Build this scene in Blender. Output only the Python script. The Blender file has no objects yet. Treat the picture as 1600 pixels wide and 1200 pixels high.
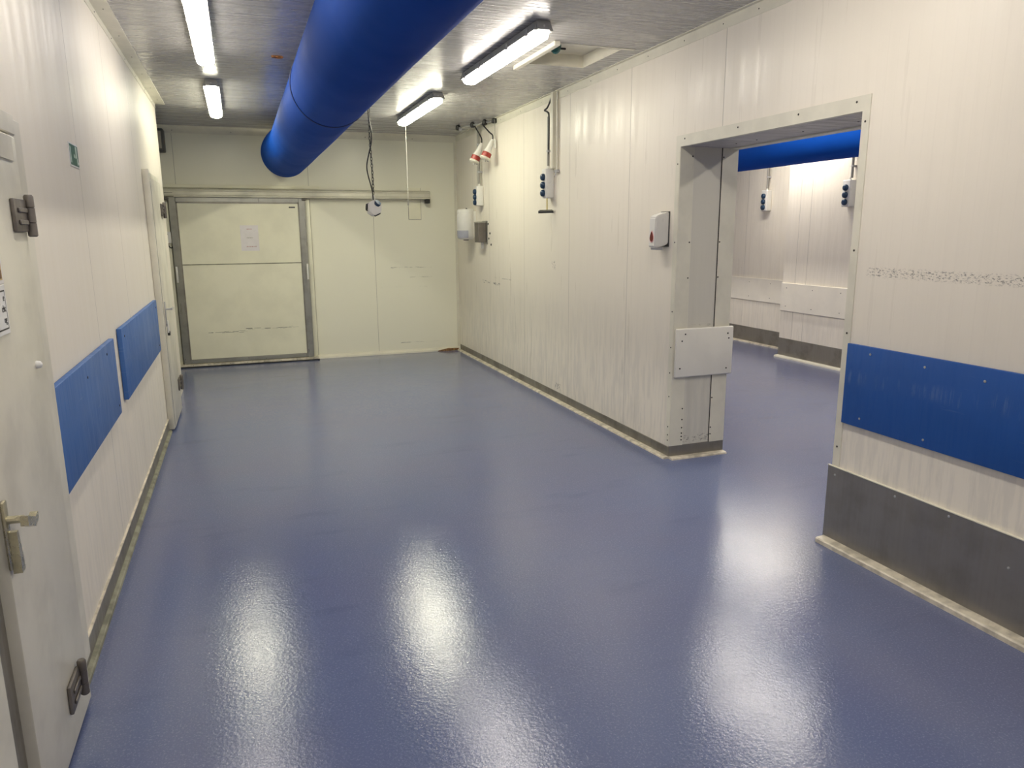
import bpy, bmesh, math, random
from mathutils import Vector, Matrix
random.seed(7)
sc = bpy.context.scene
C = sc.collection
PI = math.pi

# ------------------------------------------------------------------ camera
def make_camera():
    f, yaw, pit, roll = 1146.48, 0.3503, 0.2050, -0.0065
    cy, sy, cp, sp = math.cos(yaw), math.sin(yaw), math.cos(pit), math.sin(pit)
    F = Vector((sy*cp, cy*cp, -sp)); R = Vector((cy, -sy, 0)); U = R.cross(F)
    cr, sr = math.cos(roll), math.sin(roll)
    R2 = cr*R + sr*U; U2 = -sr*R + cr*U
    cam = bpy.data.cameras.new('camera'); o = bpy.data.objects.new('camera', cam); C.objects.link(o)
    m = Matrix((R2, U2, -F)).transposed().to_4x4(); m.translation = Vector((0, 0, 1.6))
    o.matrix_world = m
    cam.sensor_fit = 'HORIZONTAL'; cam.sensor_width = 36; cam.lens = f*36/1600
    cam.clip_start = 0.05; cam.clip_end = 60
    sc.camera = o
make_camera()

# ------------------------------------------------------------------ world, exposure
w = bpy.data.worlds.new('world'); sc.world = w; w.use_nodes = True
w.node_tree.nodes['Background'].inputs[0].default_value = (0.8, 0.85, 1, 1)
w.node_tree.nodes['Background'].inputs[1].default_value = 0.0
vs = sc.view_settings
vs.view_transform = 'Standard'; vs.look = 'None'; vs.gamma = 1; vs.use_curve_mapping = False
vs.exposure = 0.76
sc.cycles.use_denoising = True
sc.cycles.max_bounces = 10; sc.cycles.diffuse_bounces = 6; sc.cycles.glossy_bounces = 5
sc.cycles.sample_clamp_indirect = 6
sc.cycles.caustics_reflective = False; sc.cycles.caustics_refractive = False
LAMP = 15.0                       # strength of the lamps' diffusers

# ------------------------------------------------------------------ dimensions (metres)
XL, XR, YB, H = -0.652, 2.782, 9.70, 2.8245      # left wall, right wall, back wall, ceiling
Y1, Y2, HD, XW = 4.352, 2.821, 2.144, 3.232      # doorway far jamb, near jamb, head height, far face of the wall
YR = -3.2                                        # wall behind the camera
XF, XP, YP = 6.87, 6.45, 7.62                    # adjoining room: far wall, projecting wall, its corner
YE = 8.17                                        # end of the left wall

# ------------------------------------------------------------------ node helpers
def mat(name):
    m = bpy.data.materials.new(name); m.use_nodes = True
    nt = m.node_tree; b = nt.nodes['Principled BSDF']
    return m, nt, b
class N:
    def __init__(s, nt): s.nt = nt
    def n(s, t, **k):
        x = s.nt.nodes.new(t)
        for a, v in k.items(): setattr(x, a, v)
        return x
    def put(s, sock, v):
        if isinstance(v, bpy.types.NodeSocket): s.nt.links.new(v, sock)
        else: sock.default_value = v
    def m(s, op, a, b=0.0, c=None):
        x = s.n('ShaderNodeMath', operation=op); s.put(x.inputs[0], a); s.put(x.inputs[1], b)
        if c is not None: s.put(x.inputs[2], c)
        return x.outputs[0]
    def ramp(s, v, lo, hi, a=0.0, b=1.0):          # smooth step
        x = s.n('ShaderNodeMapRange', interpolation_type='SMOOTHSTEP')
        s.put(x.inputs[0], v); x.inputs[1].default_value = lo; x.inputs[2].default_value = hi
        x.inputs[3].default_value = a; x.inputs[4].default_value = b
        return x.outputs[0]
    def coords(s):
        tc = s.n('ShaderNodeTexCoord'); sp = s.n('ShaderNodeSeparateXYZ')
        s.nt.links.new(tc.outputs['Object'], sp.inputs[0])
        return tc.outputs['Object'], sp.outputs[0], sp.outputs[1], sp.outputs[2]
    def comb(s, x, y, z):
        c = s.n('ShaderNodeCombineXYZ'); s.put(c.inputs[0], x); s.put(c.inputs[1], y); s.put(c.inputs[2], z); return c.outputs[0]
    def noise(s, v, scale, detail=3, rough=.55):
        x = s.n('ShaderNodeTexNoise'); s.put(x.inputs['Vector'], v)
        x.inputs['Scale'].default_value = scale; x.inputs['Detail'].default_value = detail; x.inputs['Roughness'].default_value = rough
        return x.outputs[0]
    def vor(s, v, scale):
        x = s.n('ShaderNodeTexVoronoi'); s.put(x.inputs['Vector'], v); x.inputs['Scale'].default_value = scale
        return x.outputs['Distance'], x.outputs['Color']
    def mix(s, f, a, b):
        x = s.n('ShaderNodeMix', data_type='RGBA'); s.put(x.inputs[0], f)
        s.put(x.inputs[6], a); s.put(x.inputs[7], b); return x.outputs[2]
    def bump(s, h, strength, dist, normal=None):
        x = s.n('ShaderNodeBump'); s.put(x.inputs['Height'], h)
        x.inputs['Strength'].default_value = strength; x.inputs['Distance'].default_value = dist
        if normal is not None: s.put(x.inputs['Normal'], normal)
        return x.outputs[0]
def c4(c): return (c[0], c[1], c[2], 1)

def plain(name, col, rough=.5, metal=0.0, var=.06, scale=9, bump=0.0, coat=0.0, spec=.5):
    m, nt, b = mat(name); g = N(nt)
    b.inputs['Specular IOR Level'].default_value = spec
    o, x, y, z = g.coords()
    nz = g.noise(o, scale, 4)
    col2 = tuple(max(0, v*(1-var*2)) for v in col)
    g.put(b.inputs['Base Color'], g.mix(g.ramp(nz, .35, .7), c4(col), c4(col2)))
    g.put(b.inputs['Roughness'], g.ramp(nz, .3, .7, rough*.9, min(1, rough*1.1)))
    b.inputs['Metallic'].default_value = metal
    b.inputs['Coat Weight'].default_value = coat
    if bump: g.put(b.inputs['Normal'], g.bump(nz, bump, .004))
    return m

def panel(name, col, axis, seams=(), period=0.0, offset=0.0, groove=.05, gdepth=.5, rough=.3, dirt=.12, marks=(), lo_grey=.0, line=.10, fill=.0035, specks=True, stb=.12, spec=.3, rv=.3):
    """coated insulation panel: fine flutes across 'axis', darker panel joints, scuffs and specks of dirt"""
    m, nt, b = mat(name); g = N(nt)
    o, x, y, z = g.coords()
    c = {'X': x, 'Y': y}[axis]
    # flutes
    fr = g.m('FRACT', g.m('DIVIDE', g.m('ADD', c, 100.0), groove))
    d = g.m('ABSOLUTE', g.m('SUBTRACT', fr, .5))                     # .5 at the groove
    gl = g.ramp(d, .40, .5)                                          # 1 in the groove
    # joints
    sm = None
    def addm(a):
        nonlocal sm
        sm = a if sm is None else g.m('MAXIMUM', sm, a)
    for s in seams:
        addm(g.ramp(g.m('ABSOLUTE', g.m('SUBTRACT', c, s)), fill*.35, fill, 1, 0))
    if period:
        q = g.m('FRACT', g.m('ADD', g.m('DIVIDE', g.m('SUBTRACT', c, offset), period), 50.5))
        addm(g.ramp(g.m('ABSOLUTE', g.m('SUBTRACT', q, .5)), fill*.35/period, fill/period, 1, 0))
    if sm is None: sm = 0.0
    # streaks along the flutes
    if axis == 'X' and 'ceiling' in name: sv = g.comb(g.m('MULTIPLY', x, 1.1), g.m('MULTIPLY', y, 26), z)
    elif axis == 'Y' and 'ceiling' in name: sv = g.comb(g.m('MULTIPLY', x, .9), g.m('MULTIPLY', y, 30), z)
    else: sv = g.comb(g.m('MULTIPLY', x, 16), g.m('MULTIPLY', y, 16), g.m('MULTIPLY', z, .8))
    st = g.noise(sv, 1.0, 5, .6)
    big = g.noise(o, 1.3, 3)
    fine = g.noise(o, 60, 3)
    dark = tuple(v*f for v, f in zip(col, (.62, .61, .58)))
    f = g.m('MULTIPLY', g.m('MULTIPLY', g.ramp(st, .45, .75), g.ramp(big, .3, .7)), dirt*2)
    cc = g.mix(f, c4(col), c4(dark))
    cc = g.mix(g.m('MULTIPLY', gl, g.m('MULTIPLY', g.ramp(big, .25, .75, .3, 1), line)), cc, c4(dark))
    if lo_grey:
        lf = g.m('MULTIPLY', g.ramp(z, .25, 1.25, 1, 0), g.ramp(g.noise(g.comb(g.m('MULTIPLY', x, 30), g.m('MULTIPLY', y, 30), g.m('MULTIPLY', z, 4)), 1, 5), .42, .62))
        cc = g.mix(g.m('MULTIPLY', lf, lo_grey), cc, (.36, .37, .36, 1))
    if specks:
        vd, vc = g.vor(o, 9.0)
        sep = g.n('ShaderNodeSeparateColor'); nt.links.new(vc, sep.inputs[0])
        sp = g.m('MULTIPLY', g.ramp(vd, .018, .04, 1, 0), g.m('GREATER_THAN', sep.outputs[0], .72))
        cc = g.mix(g.m('MULTIPLY', sp, .6), cc, (.16, .14, .12, 1))
    for (a0, a1, z0, z1, amt, sc_) in marks:                         # scuffs with a shape of their own
        def win(v, lo, hi):
            e = min(.02, (hi-lo)*.3)
            return g.m('MULTIPLY', g.ramp(v, lo, lo+e), g.ramp(v, hi-e, hi, 1, 0))
        mk = g.m('MULTIPLY', win(c, a0, a1), win(z, z0, z1))
        tx = g.noise(g.comb(g.m('MULTIPLY', x, sc_[0]), g.m('MULTIPLY', y, sc_[0]), g.m('MULTIPLY', z, sc_[1])), 1, 6, .75)
        cc = g.mix(g.m('MULTIPLY', g.m('MULTIPLY', mk, g.ramp(tx, .50, .62)), amt), cc, (.05, .05, .045, 1))
    cc = g.mix(g.m('MULTIPLY', sm, .55), cc, (.13, .12, .10, 1))
    g.put(b.inputs['Base Color'], cc)
    g.put(b.inputs['Roughness'], g.ramp(st, .3, .75, rough*(1-rv), rough*(1+rv*1.2)))
    b.inputs['Specular IOR Level'].default_value = spec
    hgt = g.m('SUBTRACT', g.m('MULTIPLY', fine, .05), g.m('ADD', g.m('MULTIPLY', gl, gdepth), g.m('MULTIPLY', sm, 1.6)))
    n1 = g.bump(g.noise(o, 2.2, 2), .4, .010)
    n2 = g.bump(st, stb, .0008, n1) if stb else n1
    g.put(b.inputs['Normal'], g.bump(hgt, .8, .0012, n2))
    return m

def floor_mat():
    m, nt, b = mat('blue_resin_floor'); g = N(nt)
    o, x, y, z = g.coords()
    big = g.noise(o, .9, 4); mid = g.noise(g.comb(g.m('MULTIPLY', x, 1.2), g.m('MULTIPLY', y, 4), 0.0), 1.3, 5)
    grain = g.noise(o, 125, 3, .75)
    col = g.mix(g.ramp(big, .3, .7), (.120, .152, .280, 1), (.130, .150, .268, 1))
    col = g.mix(g.m('MULTIPLY', g.ramp(grain, .53, .64), .55), col, (.24, .26, .40, 1))
    col = g.mix(g.m('MULTIPLY', g.ramp(mid, .56, .74), .25), col, (.070, .088, .19, 1))
    g.put(b.inputs['Base Color'], col)
    g.put(b.inputs['Roughness'], g.ramp(mid, .3, .7, .06, .12))
    b.inputs['IOR'].default_value = 1.58
    b.inputs['Specular IOR Level'].default_value = .5
    vd, vc = g.vor(o, 80)
    h = g.m('ADD', g.m('MULTIPLY', vd, .7), g.m('MULTIPLY', g.noise(o, 190, 3, .6), .9))
    n0 = g.bump(g.noise(o, 7, 3), .3, .0015)
    g.put(b.inputs['Normal'], g.bump(h, .8, .00054, n0))
    return m

def steel(name, col=(.36, .35, .33), rough=.34, axis='z', dirt=.5):
    m, nt, b = mat(name); g = N(nt)
    o, x, y, z = g.coords()
    s = {'z': (60, 60, 1.5), 'y': (60, 1.5, 60), 'x': (1.5, 60, 60)}[axis]
    st = g.noise(g.comb(g.m('MULTIPLY', x, s[0]), g.m('MULTIPLY', y, s[1]), g.m('MULTIPLY', z, s[2])), 1, 4)
    bl = g.noise(o, 5, 5)
    cc = g.mix(g.m('MULTIPLY', g.ramp(bl, .45, .7), dirt), c4(col), c4([v*.55 for v in col]))
    g.put(b.inputs['Base Color'], cc); b.inputs['Metallic'].default_value = .8
    g.put(b.inputs['Roughness'], g.ramp(g.m('ADD', g.m('MULTIPLY', st, .6), g.m('MULTIPLY', bl, .4)), .3, .7, rough*.8, rough*1.35))
    g.put(b.inputs['Normal'], g.bump(st, .15, .0008))
    return m

def blue_board(name, col, scratch=.35, sy=(2, 16)):
    m, nt, b = mat(name); g = N(nt)
    o, x, y, z = g.coords()
    big = g.noise(o, 2.5, 4)
    sc1 = g.noise(g.comb(x, g.m('MULTIPLY', y, 55), g.m('MULTIPLY', z, 5)), 1, 5, .7)
    sc2 = g.noise(g.comb(x, g.m('MULTIPLY', y, 3), g.m('MULTIPLY', z, 90)), 1, 4)
    band = g.m('MULTIPLY', g.ramp(g.m('ABSOLUTE', g.m('SUBTRACT', g.m('ADD', z, g.m('MULTIPLY', g.noise(o, 1.7), .1)), .96)), .01, .05, 1, 0), g.ramp(sc1, .5, .66))
    c_ = g.mix(g.m('MULTIPLY', g.ramp(big, .4, .7), .35), c4(col), c4([v*.72 for v in col]))
    c_ = g.mix(g.m('MULTIPLY', band, scratch), c_, (.22, .30, .46, 1))
    c_ = g.mix(g.m('MULTIPLY', g.ramp(sc2, .66, .74), scratch*.5), c_, (.30, .38, .52, 1))
    g.put(b.inputs['Base Color'], c_)
    g.put(b.inputs['Roughness'], g.ramp(sc1, .35, .7, .42, .6))
    g.put(b.inputs['Normal'], g.bump(g.noise(o, 1.8, 2), .3, .02))
    return m

def emit(name, col, s):
    m, nt, b = mat(name)
    b.inputs['Base Color'].default_value = (.8, .8, .8, 1)
    b.inputs['Emission Color'].default_value = c4(col); b.inputs['Emission Strength'].default_value = s
    return m

WHITE = (.82, .77, .67); CREAM = (.84, .825, .69)
M = dict(
    wall_right=panel('wall_right_panel', WHITE, 'Y', seams=(3.905, 5.03, 6.10, 7.22, 8.35), groove=.056, gdepth=.12, dirt=.05, lo_grey=.22, line=.04, rough=.38,
        marks=((1.5, 2.72, 1.372, 1.432, .75, (60, 130)), (7.98, 8.66, .985, 1.03, .95, (9, 60)), (7.6, 8.2, 1.07, 1.085, .4, (8, 60)),
               (6.38, 6.50, 1.23, 1.33, .8, (30, 22)), (6.25, 6.40, .10, .18, .8, (40, 30)))),
    wall_left=panel('wall_left_panel', WHITE, 'Y', seams=(3.93, 5.0, 6.07, 1.9, .83), groove=.058, gdepth=.12, dirt=.012, lo_grey=.12, line=.05, rough=.50, stb=.04, rv=.15),
    wall_back=panel('wall_back_panel', CREAM, 'X', seams=(-.632, .875, 1.66), groove=.5, gdepth=.0, dirt=.0, stb=0, rv=0, line=0, specks=False,
        marks=((1.85, 2.42, 1.13, 1.155, .8, (5, 60)), (2.1, 2.42, 1.0, 1.02, .6, (6, 70)), (1.95, 2.5, .13, .15, .7, (5, 60)), (1.7, 2.35, .88, .895, .3, (5, 60)))),
    wall_far=panel('wall_far_panel', WHITE, 'Y', seams=(7.40, 7.215, 8.95, 6.1), groove=.056, gdepth=.12, dirt=.12, lo_grey=.1, line=.05),
    wall_plain=panel('wall_plain_panel', WHITE, 'X', period=1.1, groove=.056, gdepth=.12),
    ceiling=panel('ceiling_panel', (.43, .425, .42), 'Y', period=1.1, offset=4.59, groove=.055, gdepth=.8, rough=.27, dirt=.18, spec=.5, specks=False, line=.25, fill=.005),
    soffit=panel('soffit_ceiling_panel', (.50, .48, .47), 'Y', period=9, groove=.3, gdepth=.4, rough=.35, dirt=.5, specks=False),
    jamb=panel('jamb_panel', (.64, .62, .54), 'X', groove=.4, gdepth=0, dirt=.15, line=0, lo_grey=.15, rough=.4, marks=((2.88, 3.24, .095, .17, .55, (45, 70)), (2.9, 3.1, .94, .96, .4, (30, 60)))),
    trim=plain('cream_trim', (.74, .715, .60), .38, 0, .05, 6),
    trim_dirty=plain('worn_sill_trim', (.74, .68, .55), .4, 0, .22, 14, .2),
    trim_green=plain('dusty_curb', (.30, .30, .22), .5, 0, .25, 12, .2),
    cream=plain('cream_door_skin', (.85, .83, .66), .42, 0, .04, 3),
    door=plain('white_door_skin', (.73, .70, .59), .36, 0, .09, 4, .15),
    floor=floor_mat(),
    steel=steel('brushed_steel', (.40, .40, .36), .32, 'z', .4), steel_h=steel('brushed_steel_horizontal', (.44, .43, .37), .3, 'x', .35),
    base=steel('grey_steel_skirting', (.33, .31, .265), .42, 'z', .6),
    plate=steel('grey_steel_kick_plate', (.31, .295, .275), .42, 'z', .35),
    zinc=steel('worn_zinc', (.22, .20, .18), .45, 'z', .5), brass=plain('satin_nickel', (.62, .58, .42), .28, .85, .1, 30),
    alu=plain('aluminium_rail', (.62, .60, .49), .38, .15, .08, 5),
    blueL=blue_board('blue_board_left', (.045, .145, .42), .35), blueR=blue_board('blue_board_right', (.008, .085, .36), .22),
    duct=plain('blue_duct', (.004, .062, .37), .7, 0, .06, 1.4, .1, spec=.06), ductseam=plain('blue_duct_seam', (.004, .02, .12), .6),
    lampbody=plain('grey_lamp_housing', (.34, .34, .33), .45), black=plain('black_rubber', (.012, .012, .012), .45),
    plastic=plain('white_plastic', (.74, .73, .69), .3, 0, .02), plasticg=plain('grey_plastic', (.45, .45, .46), .35),
    smoke=plain('translucent_grey_window', (.42, .43, .50), .22), bluecap=plain('dark_blue_socket', (.012, .04, .09), .3),
    red=plain('red_plastic', (.34, .035, .025), .4), dkred=plain('dark_red_gloss', (.12, .004, .006), .15), pinkrim=plain('pink_rim', (.75, .35, .35), .3),
    yellow=plain('yellow_cord', (.62, .50, .06), .5), conduit=plain('grey_conduit', (.30, .29, .26), .45),
    green=plain('sign_green', (.015, .13, .075), .35), pale=plain('sign_pale', (.60, .72, .62), .4), white=plain('sign_white', (.82, .82, .80), .4),
    ink=plain('black_ink', (.02, .02, .02), .5), redink=plain('faded_red_ink', (.42, .10, .08), .5), brown=plain('brown_print', (.16, .07, .02), .5), gold=plain('pale_gold_print', (.68, .52, .25), .5),
    paper=plain('paper_sheet', (.80, .77, .77), .3, 0, .03), screw=plain('dark_screw', (.05, .045, .04), .4, .5), rivet=plain('bright_rivet', (.6, .6, .6), .3, .8),
    foam=plain('orange_foam', (.50, .20, .05), .8, 0, .4, 60, .8), teal=plain('dark_teal_plastic', (.01, .09, .085), .3), hole=plain('dark_cavity', (.02, .018, .015), .9),
    guard_far=plain('bright_guard_board', (.84, .80, .70), .4, 0, .03, 5), guard=plain('white_guard_board', (.80, .78, .70), .4, 0, .03, 5), darkbox=plain('dark_grey_casing', (.05, .05, .045), .5),
    rust=plain('rust_stain', (.32, .17, .06), .7, 0, .4, 50),
)
# ------------------------------------------------------------------ mesh helpers
def box(bm, x0, x1, y0, y1, z0, z1, bev=0.0, seg=2):
    r = bmesh.ops.create_cube(bm, size=1)
    vs_ = r['verts']
    for v in vs_:
        v.co = Vector(((x0+x1)/2+v.co.x*(x1-x0), (y0+y1)/2+v.co.y*(y1-y0), (z0+z1)/2+v.co.z*(z1-z0)))
    if bev:
        es = list({e for v in vs_ for e in v.link_edges})
        bmesh.ops.bevel(bm, geom=es, offset=min(bev, .45*min(abs(x1-x0), abs(y1-y0), abs(z1-z0))), segments=seg, affect='EDGES', profile=.5)
    return bm
def B(x0, x1, y0, y1, z0, z1, bev=0.0, seg=2):
    return box(bmesh.new(), x0, x1, y0, y1, z0, z1, bev, seg)
def frame_axes(d):
    d = d.normalized(); up = Vector((0, 0, 1)) if abs(d.z) < .9 else Vector((0, 1, 0))
    a = d.cross(up).normalized(); return a, d.cross(a).normalized()
def tube(bm, pts, r, seg=10, smooth=True, cap=True, closed=False):
    P = [Vector(p) for p in pts]
    if smooth and len(P) > 2:
        Q = []
        n = len(P)
        for i in range(n-1):
            p0, p1, p2, p3 = P[max(0, i-1)], P[i], P[i+1], P[min(n-1, i+2)]
            for k in range(6):
                t = k/6
                Q.append(.5*((2*p1)+(-p0+p2)*t+(2*p0-5*p1+4*p2-p3)*t*t+(-p0+3*p1-3*p2+p3)*t**3))
        Q.append(P[-1]); P = Q
    rings = []; a = None
    for i, p in enumerate(P):
        d = (P[(i+1) % len(P)]-P[i-1]) if closed else (P[min(i+1, len(P)-1)]-P[max(i-1, 0)])
        if a is None: a, b_ = frame_axes(d)
        else:
            dn = d.normalized(); a = (a-dn*a.dot(dn)).normalized(); b_ = dn.cross(a)
        rr = r(i/(len(P)-1)) if callable(r) else r
        rings.append([bm.verts.new(p+a*math.cos(2*PI*k/seg)*rr+b_*math.sin(2*PI*k/seg)*rr) for k in range(seg)])
    L = len(rings)
    for i in range(L if closed else L-1):
        A, B_ = rings[i], rings[(i+1) % L]
        for k in range(seg): bm.faces.new((A[k], A[(k+1) % seg], B_[(k+1) % seg], B_[k]))
    if cap and not closed: bm.faces.new(rings[0][::-1]); bm.faces.new(rings[-1])
    return bm
def T(pts, r, **k): return tube(bmesh.new(), pts, r, **k)
def lathe(bm, base, axis, prof, seg=24):
    """prof: list of (distance along axis, radius)"""
    base = Vector(base); ax = Vector(axis).normalized(); a, b_ = frame_axes(ax)
    rings = []
    for t, r in prof:
        rings.append([bm.verts.new(base+ax*t+a*math.cos(2*PI*k/seg)*max(r, 1e-4)+b_*math.sin(2*PI*k/seg)*max(r, 1e-4)) for k in range(seg)])
    for A, B_ in zip(rings, rings[1:]):
        for k in range(seg): bm.faces.new((A[k], A[(k+1) % seg], B_[(k+1) % seg], B_[k]))
    bm.faces.new(rings[0][::-1]); bm.faces.new(rings[-1])
    return bm
def Lt(base, axis, prof, seg=24): return lathe(bmesh.new(), base, axis, prof, seg)
def prism(bm, pts, vec):
    """closed polygon pts (3D) extruded by vec"""
    v = Vector(vec); A = [bm.verts.new(Vector(p)) for p in pts]; B_ = [bm.verts.new(Vector(p)+v) for p in pts]
    n = len(pts)
    for i in range(n): bm.faces.new((A[i], A[(i+1) % n], B_[(i+1) % n], B_[i]))
    bm.faces.new(A[::-1]); bm.faces.new(B_); return bm
def Pr(pts, vec): return prism(bmesh.new(), pts, vec)

def obj(name, bm, m, parent=None, smooth=None):
    bmesh.ops.recalc_face_normals(bm, faces=bm.faces[:])
    me = bpy.data.meshes.new(name); bm.to_mesh(me); bm.free()
    me.materials.append(M[m] if isinstance(m, str) else m)
    if smooth:
        me.shade_smooth()
        try: me.set_sharp_from_angle(angle=math.radians(smooth if smooth is not True else 40))
        except Exception: pass
    o = bpy.data.objects.new(name, me); C.objects.link(o)
    if parent is not None:
        o.parent = parent
        o.matrix_parent_inverse = Matrix.Translation(-parent_loc(parent))
    return o
def parent_loc(p):
    v = Vector(p.location)
    return v
def tag(o, label=None, cat=None, group=None, kind=None):
    if label: o['label'] = label
    if cat: o['category'] = cat
    if group: o['group'] = group
    if kind: o['kind'] = kind
    return o
def struct(name, bm, m, label=None, cat=None, smooth=None):
    o = obj(name, bm, m, None, smooth); tag(o, label, cat, kind='structure'); return o
def thing(name, label, cat, loc=(0, 0, 0), group=None, kind=None):
    o = bpy.data.objects.new(name, None); C.objects.link(o); o.location = loc; o.empty_display_size = .05
    return tag(o, label, cat, group, kind)
def screws(parent, pts, axis, m='screw', r=.0055, name='screw'):
    me = None
    for p in pts:
        bm = Lt((0, 0, 0), axis, [(0, r), (.0015, r), (.0025, r*.6)], 8)
        if me is None:
            o = obj(name, bm, m, parent); me = o.data
        else:
            bm.free(); o = bpy.data.objects.new(name, me); C.objects.link(o); o.parent = parent
            o.matrix_parent_inverse = Matrix.Translation(-parent_loc(parent))
        o.location = p
    return me
def copy_tree(src, loc, label=None, group=None):
    r = src.copy(); C.objects.link(r); r.location = loc
    if label: r['label'] = label
    if group: r['group'] = group
    for ch in src.children:
        c = ch.copy(); C.objects.link(c); c.parent = r; c.matrix_parent_inverse = ch.matrix_parent_inverse
        for gc in ch.children:
            d = gc.copy(); C.objects.link(d); d.parent = c; d.matrix_parent_inverse = gc.matrix_parent_inverse
    return r

# ------------------------------------------------------------------ setting
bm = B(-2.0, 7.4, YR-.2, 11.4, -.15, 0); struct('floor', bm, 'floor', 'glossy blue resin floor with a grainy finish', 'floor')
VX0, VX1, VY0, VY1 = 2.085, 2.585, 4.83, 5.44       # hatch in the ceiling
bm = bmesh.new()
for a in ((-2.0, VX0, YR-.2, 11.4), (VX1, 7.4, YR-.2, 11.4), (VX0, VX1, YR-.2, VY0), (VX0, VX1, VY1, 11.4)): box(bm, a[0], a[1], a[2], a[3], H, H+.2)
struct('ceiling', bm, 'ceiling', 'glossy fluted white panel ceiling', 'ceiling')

bm = bmesh.new(); box(bm, XR, XW, Y1, YB+.2, 0, H); box(bm, XR, XW, YR, Y2, 0, H); box(bm, XR, XW, Y2, Y1, HD, H)
wr = struct('wall_right', bm, 'wall_right', 'white fluted panel wall with the open doorway', 'wall')
wl = struct('wall_left', B(XL-.12, XL, YR, YE, 0, H), 'wall_left', 'white fluted panel wall with the blue boards and two doors', 'wall')
struct('wall_back', B(-2.0, XR, YB, YB+.2, 0, H), 'wall_back', 'cream panel wall behind the sliding door', 'wall')
struct('wall_recess', B(-1.9, -1.75, YE-.6, YB, 0, H), 'wall_plain', 'white wall closing the recess beyond the left wall', 'wall')
struct('wall_recess_side', B(-1.9, XL-.12, YE-.14, YE-.02, 0, H), 'wall_plain', 'white side wall of the recess', 'wall')
struct('wall_rear', B(XL-.3, XR, YR-.2, YR, 0, H), 'wall_plain', 'white wall behind the viewer', 'wall')
bm = bmesh.new(); box(bm, XF, XF+.2, YP-.2, 11.2, 0, H); struct('wall_far', bm, 'wall_far', 'white wall at the back of the adjoining room', 'wall')
struct('wall_far_projecting', B(XP, XF+.2, -.8, YP, 0, H), 'wall_far', 'white wall stepping forward in the adjoining room', 'wall')
struct('wall_far_end', B(XW, XF+.2, 11.0, 11.2, 0, H), 'wall_plain', 'white end wall of the adjoining room', 'wall')
struct('wall_far_near_end', B(XW, XP, -.8, -.6, 0, H), 'wall_plain', 'white near wall of the adjoining room', 'wall')

# corner trims along the ceiling
tn = [0]
def trim(bm, m='trim', label='cream metal angle trim', smooth=None):
    tn[0] += 1
    return struct('trim_%d' % tn[0], bm, m, label, 'trim', smooth)
bm = B(XR-.004, XR, YR, YB, 2.757, H); box(bm, XR-.03, XR, YR, YB, H-.005, H)
t = trim(bm, label='cream angle trim along the top of the right wall')
screws(t, [(XR-.004, y, 2.787) for y in (3.32, 3.62, 3.94, 4.35, 4.8, 5.25, 5.7, 6.15, 6.75, 7.3, 7.9, 8.5)], (-1, 0, 0), r=.004)
bm = B(XL, XL+.004, YR, YE, 2.78, H); box(bm, XL, XL+.09, YR, YE, H-.006, H)
t = trim(bm, label='cream angle trim along the top of the left wall')
screws(t, [(XL+.004, y, 2.80) for y in (4.9, 5.5, 6.1, 6.7, 7.3, 7.9)], (1, 0, 0), r=.004)
screws(t, [(XL+.05, y, H-.006) for y in (4.9, 5.5, 6.1, 6.7, 7.3, 7.9)], (0, 0, -1), r=.004)
bm = B(XL-.4, XR, YB-.004, YB, 2.74, H); box(bm, XL-.4, XR, YB-.03, YB, H-.005, H)
t = trim(bm, label='cream angle trim along the top of the back wall')
screws(t, [(x, YB-.004, 2.77) for x in (-.62, .02, .5, 1.1, 1.6, 2.2)], (0, -1, 0), r=.005)
trim(B(XR-.035, XR, YB-.006, YB, .05, H-.06), label='cream vertical corner trim between the back and right walls')
# cream skirting and rust at the foot of the back wall
bm = Pr([(.87, YB, 0), (.87, YB-.035, 0), (.87, YB-.03, .02), (.87, YB, .045)], (XR-.87, 0, 0))
trim(bm, 'trim', 'cream skirting along the foot of the back wall')
trim(Pr([(2.45, YB-.036, .0), (2.62, YB-.038, .0), (2.75, YB-.038, .004), (2.76, YB-.03, .03), (2.6, YB-.032, .036), (2.47, YB-.034, .012)], (0, .001, 0)), 'rust', 'rust stained end of the skirting in the back right corner')

# skirtings: steel strip with a pale curb at its foot
def strip(name, p0, p1, nrm, h, th, curb_w, curb_h, cm, m='base', label='', label2=''):
    """steel skirting from p0 to p1 on a wall whose room side is nrm (unit x or y)"""
    def rect(a, b, z0, z1):
        xs = [p0[0]+nrm[0]*a, p0[0]+nrm[0]*b, p1[0]+nrm[0]*a, p1[0]+nrm[0]*b]; ys = [p0[1]+nrm[1]*a, p0[1]+nrm[1]*b, p1[1]+nrm[1]*a, p1[1]+nrm[1]*b]
        return B(min(xs), max(xs), min(ys), max(ys), z0, z1, .002, 1)
    struct(name, rect(0, th, 0, h), m, label, 'baseboard')
    n = Vector((nrm[0], nrm[1], 0)); a = Vector((p0[0], p0[1], 0))+n*th; d = Vector((p1[0]-p0[0], p1[1]-p0[1], 0))
    pr = [a, a+n*curb_w, a+n*(curb_w-.002)+Vector((0, 0, curb_h*.7)), a+n*curb_w*.7+Vector((0, 0, curb_h)), a+Vector((0, 0, curb_h*1.15))]
    return trim(Pr(pr, d), cm, label2)
strip('baseboard_right', (XR, YB-.04), (XR, Y1-.005), (-1, 0), .085, .006, .043, .014, 'trim_dirty', 'base', 'dark steel skirting along the far part of the right wall', 'worn pale curb along the foot of the far right wall')
strip('baseboard_jamb', (XR-.006, Y1), (XW+.004, Y1), (0, -1), .095, .006, .05, .014, 'trim_dirty', 'base', 'dark steel skirting at the foot of the doorway jamb', 'worn pale curb at the foot of the doorway jamb')
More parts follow.
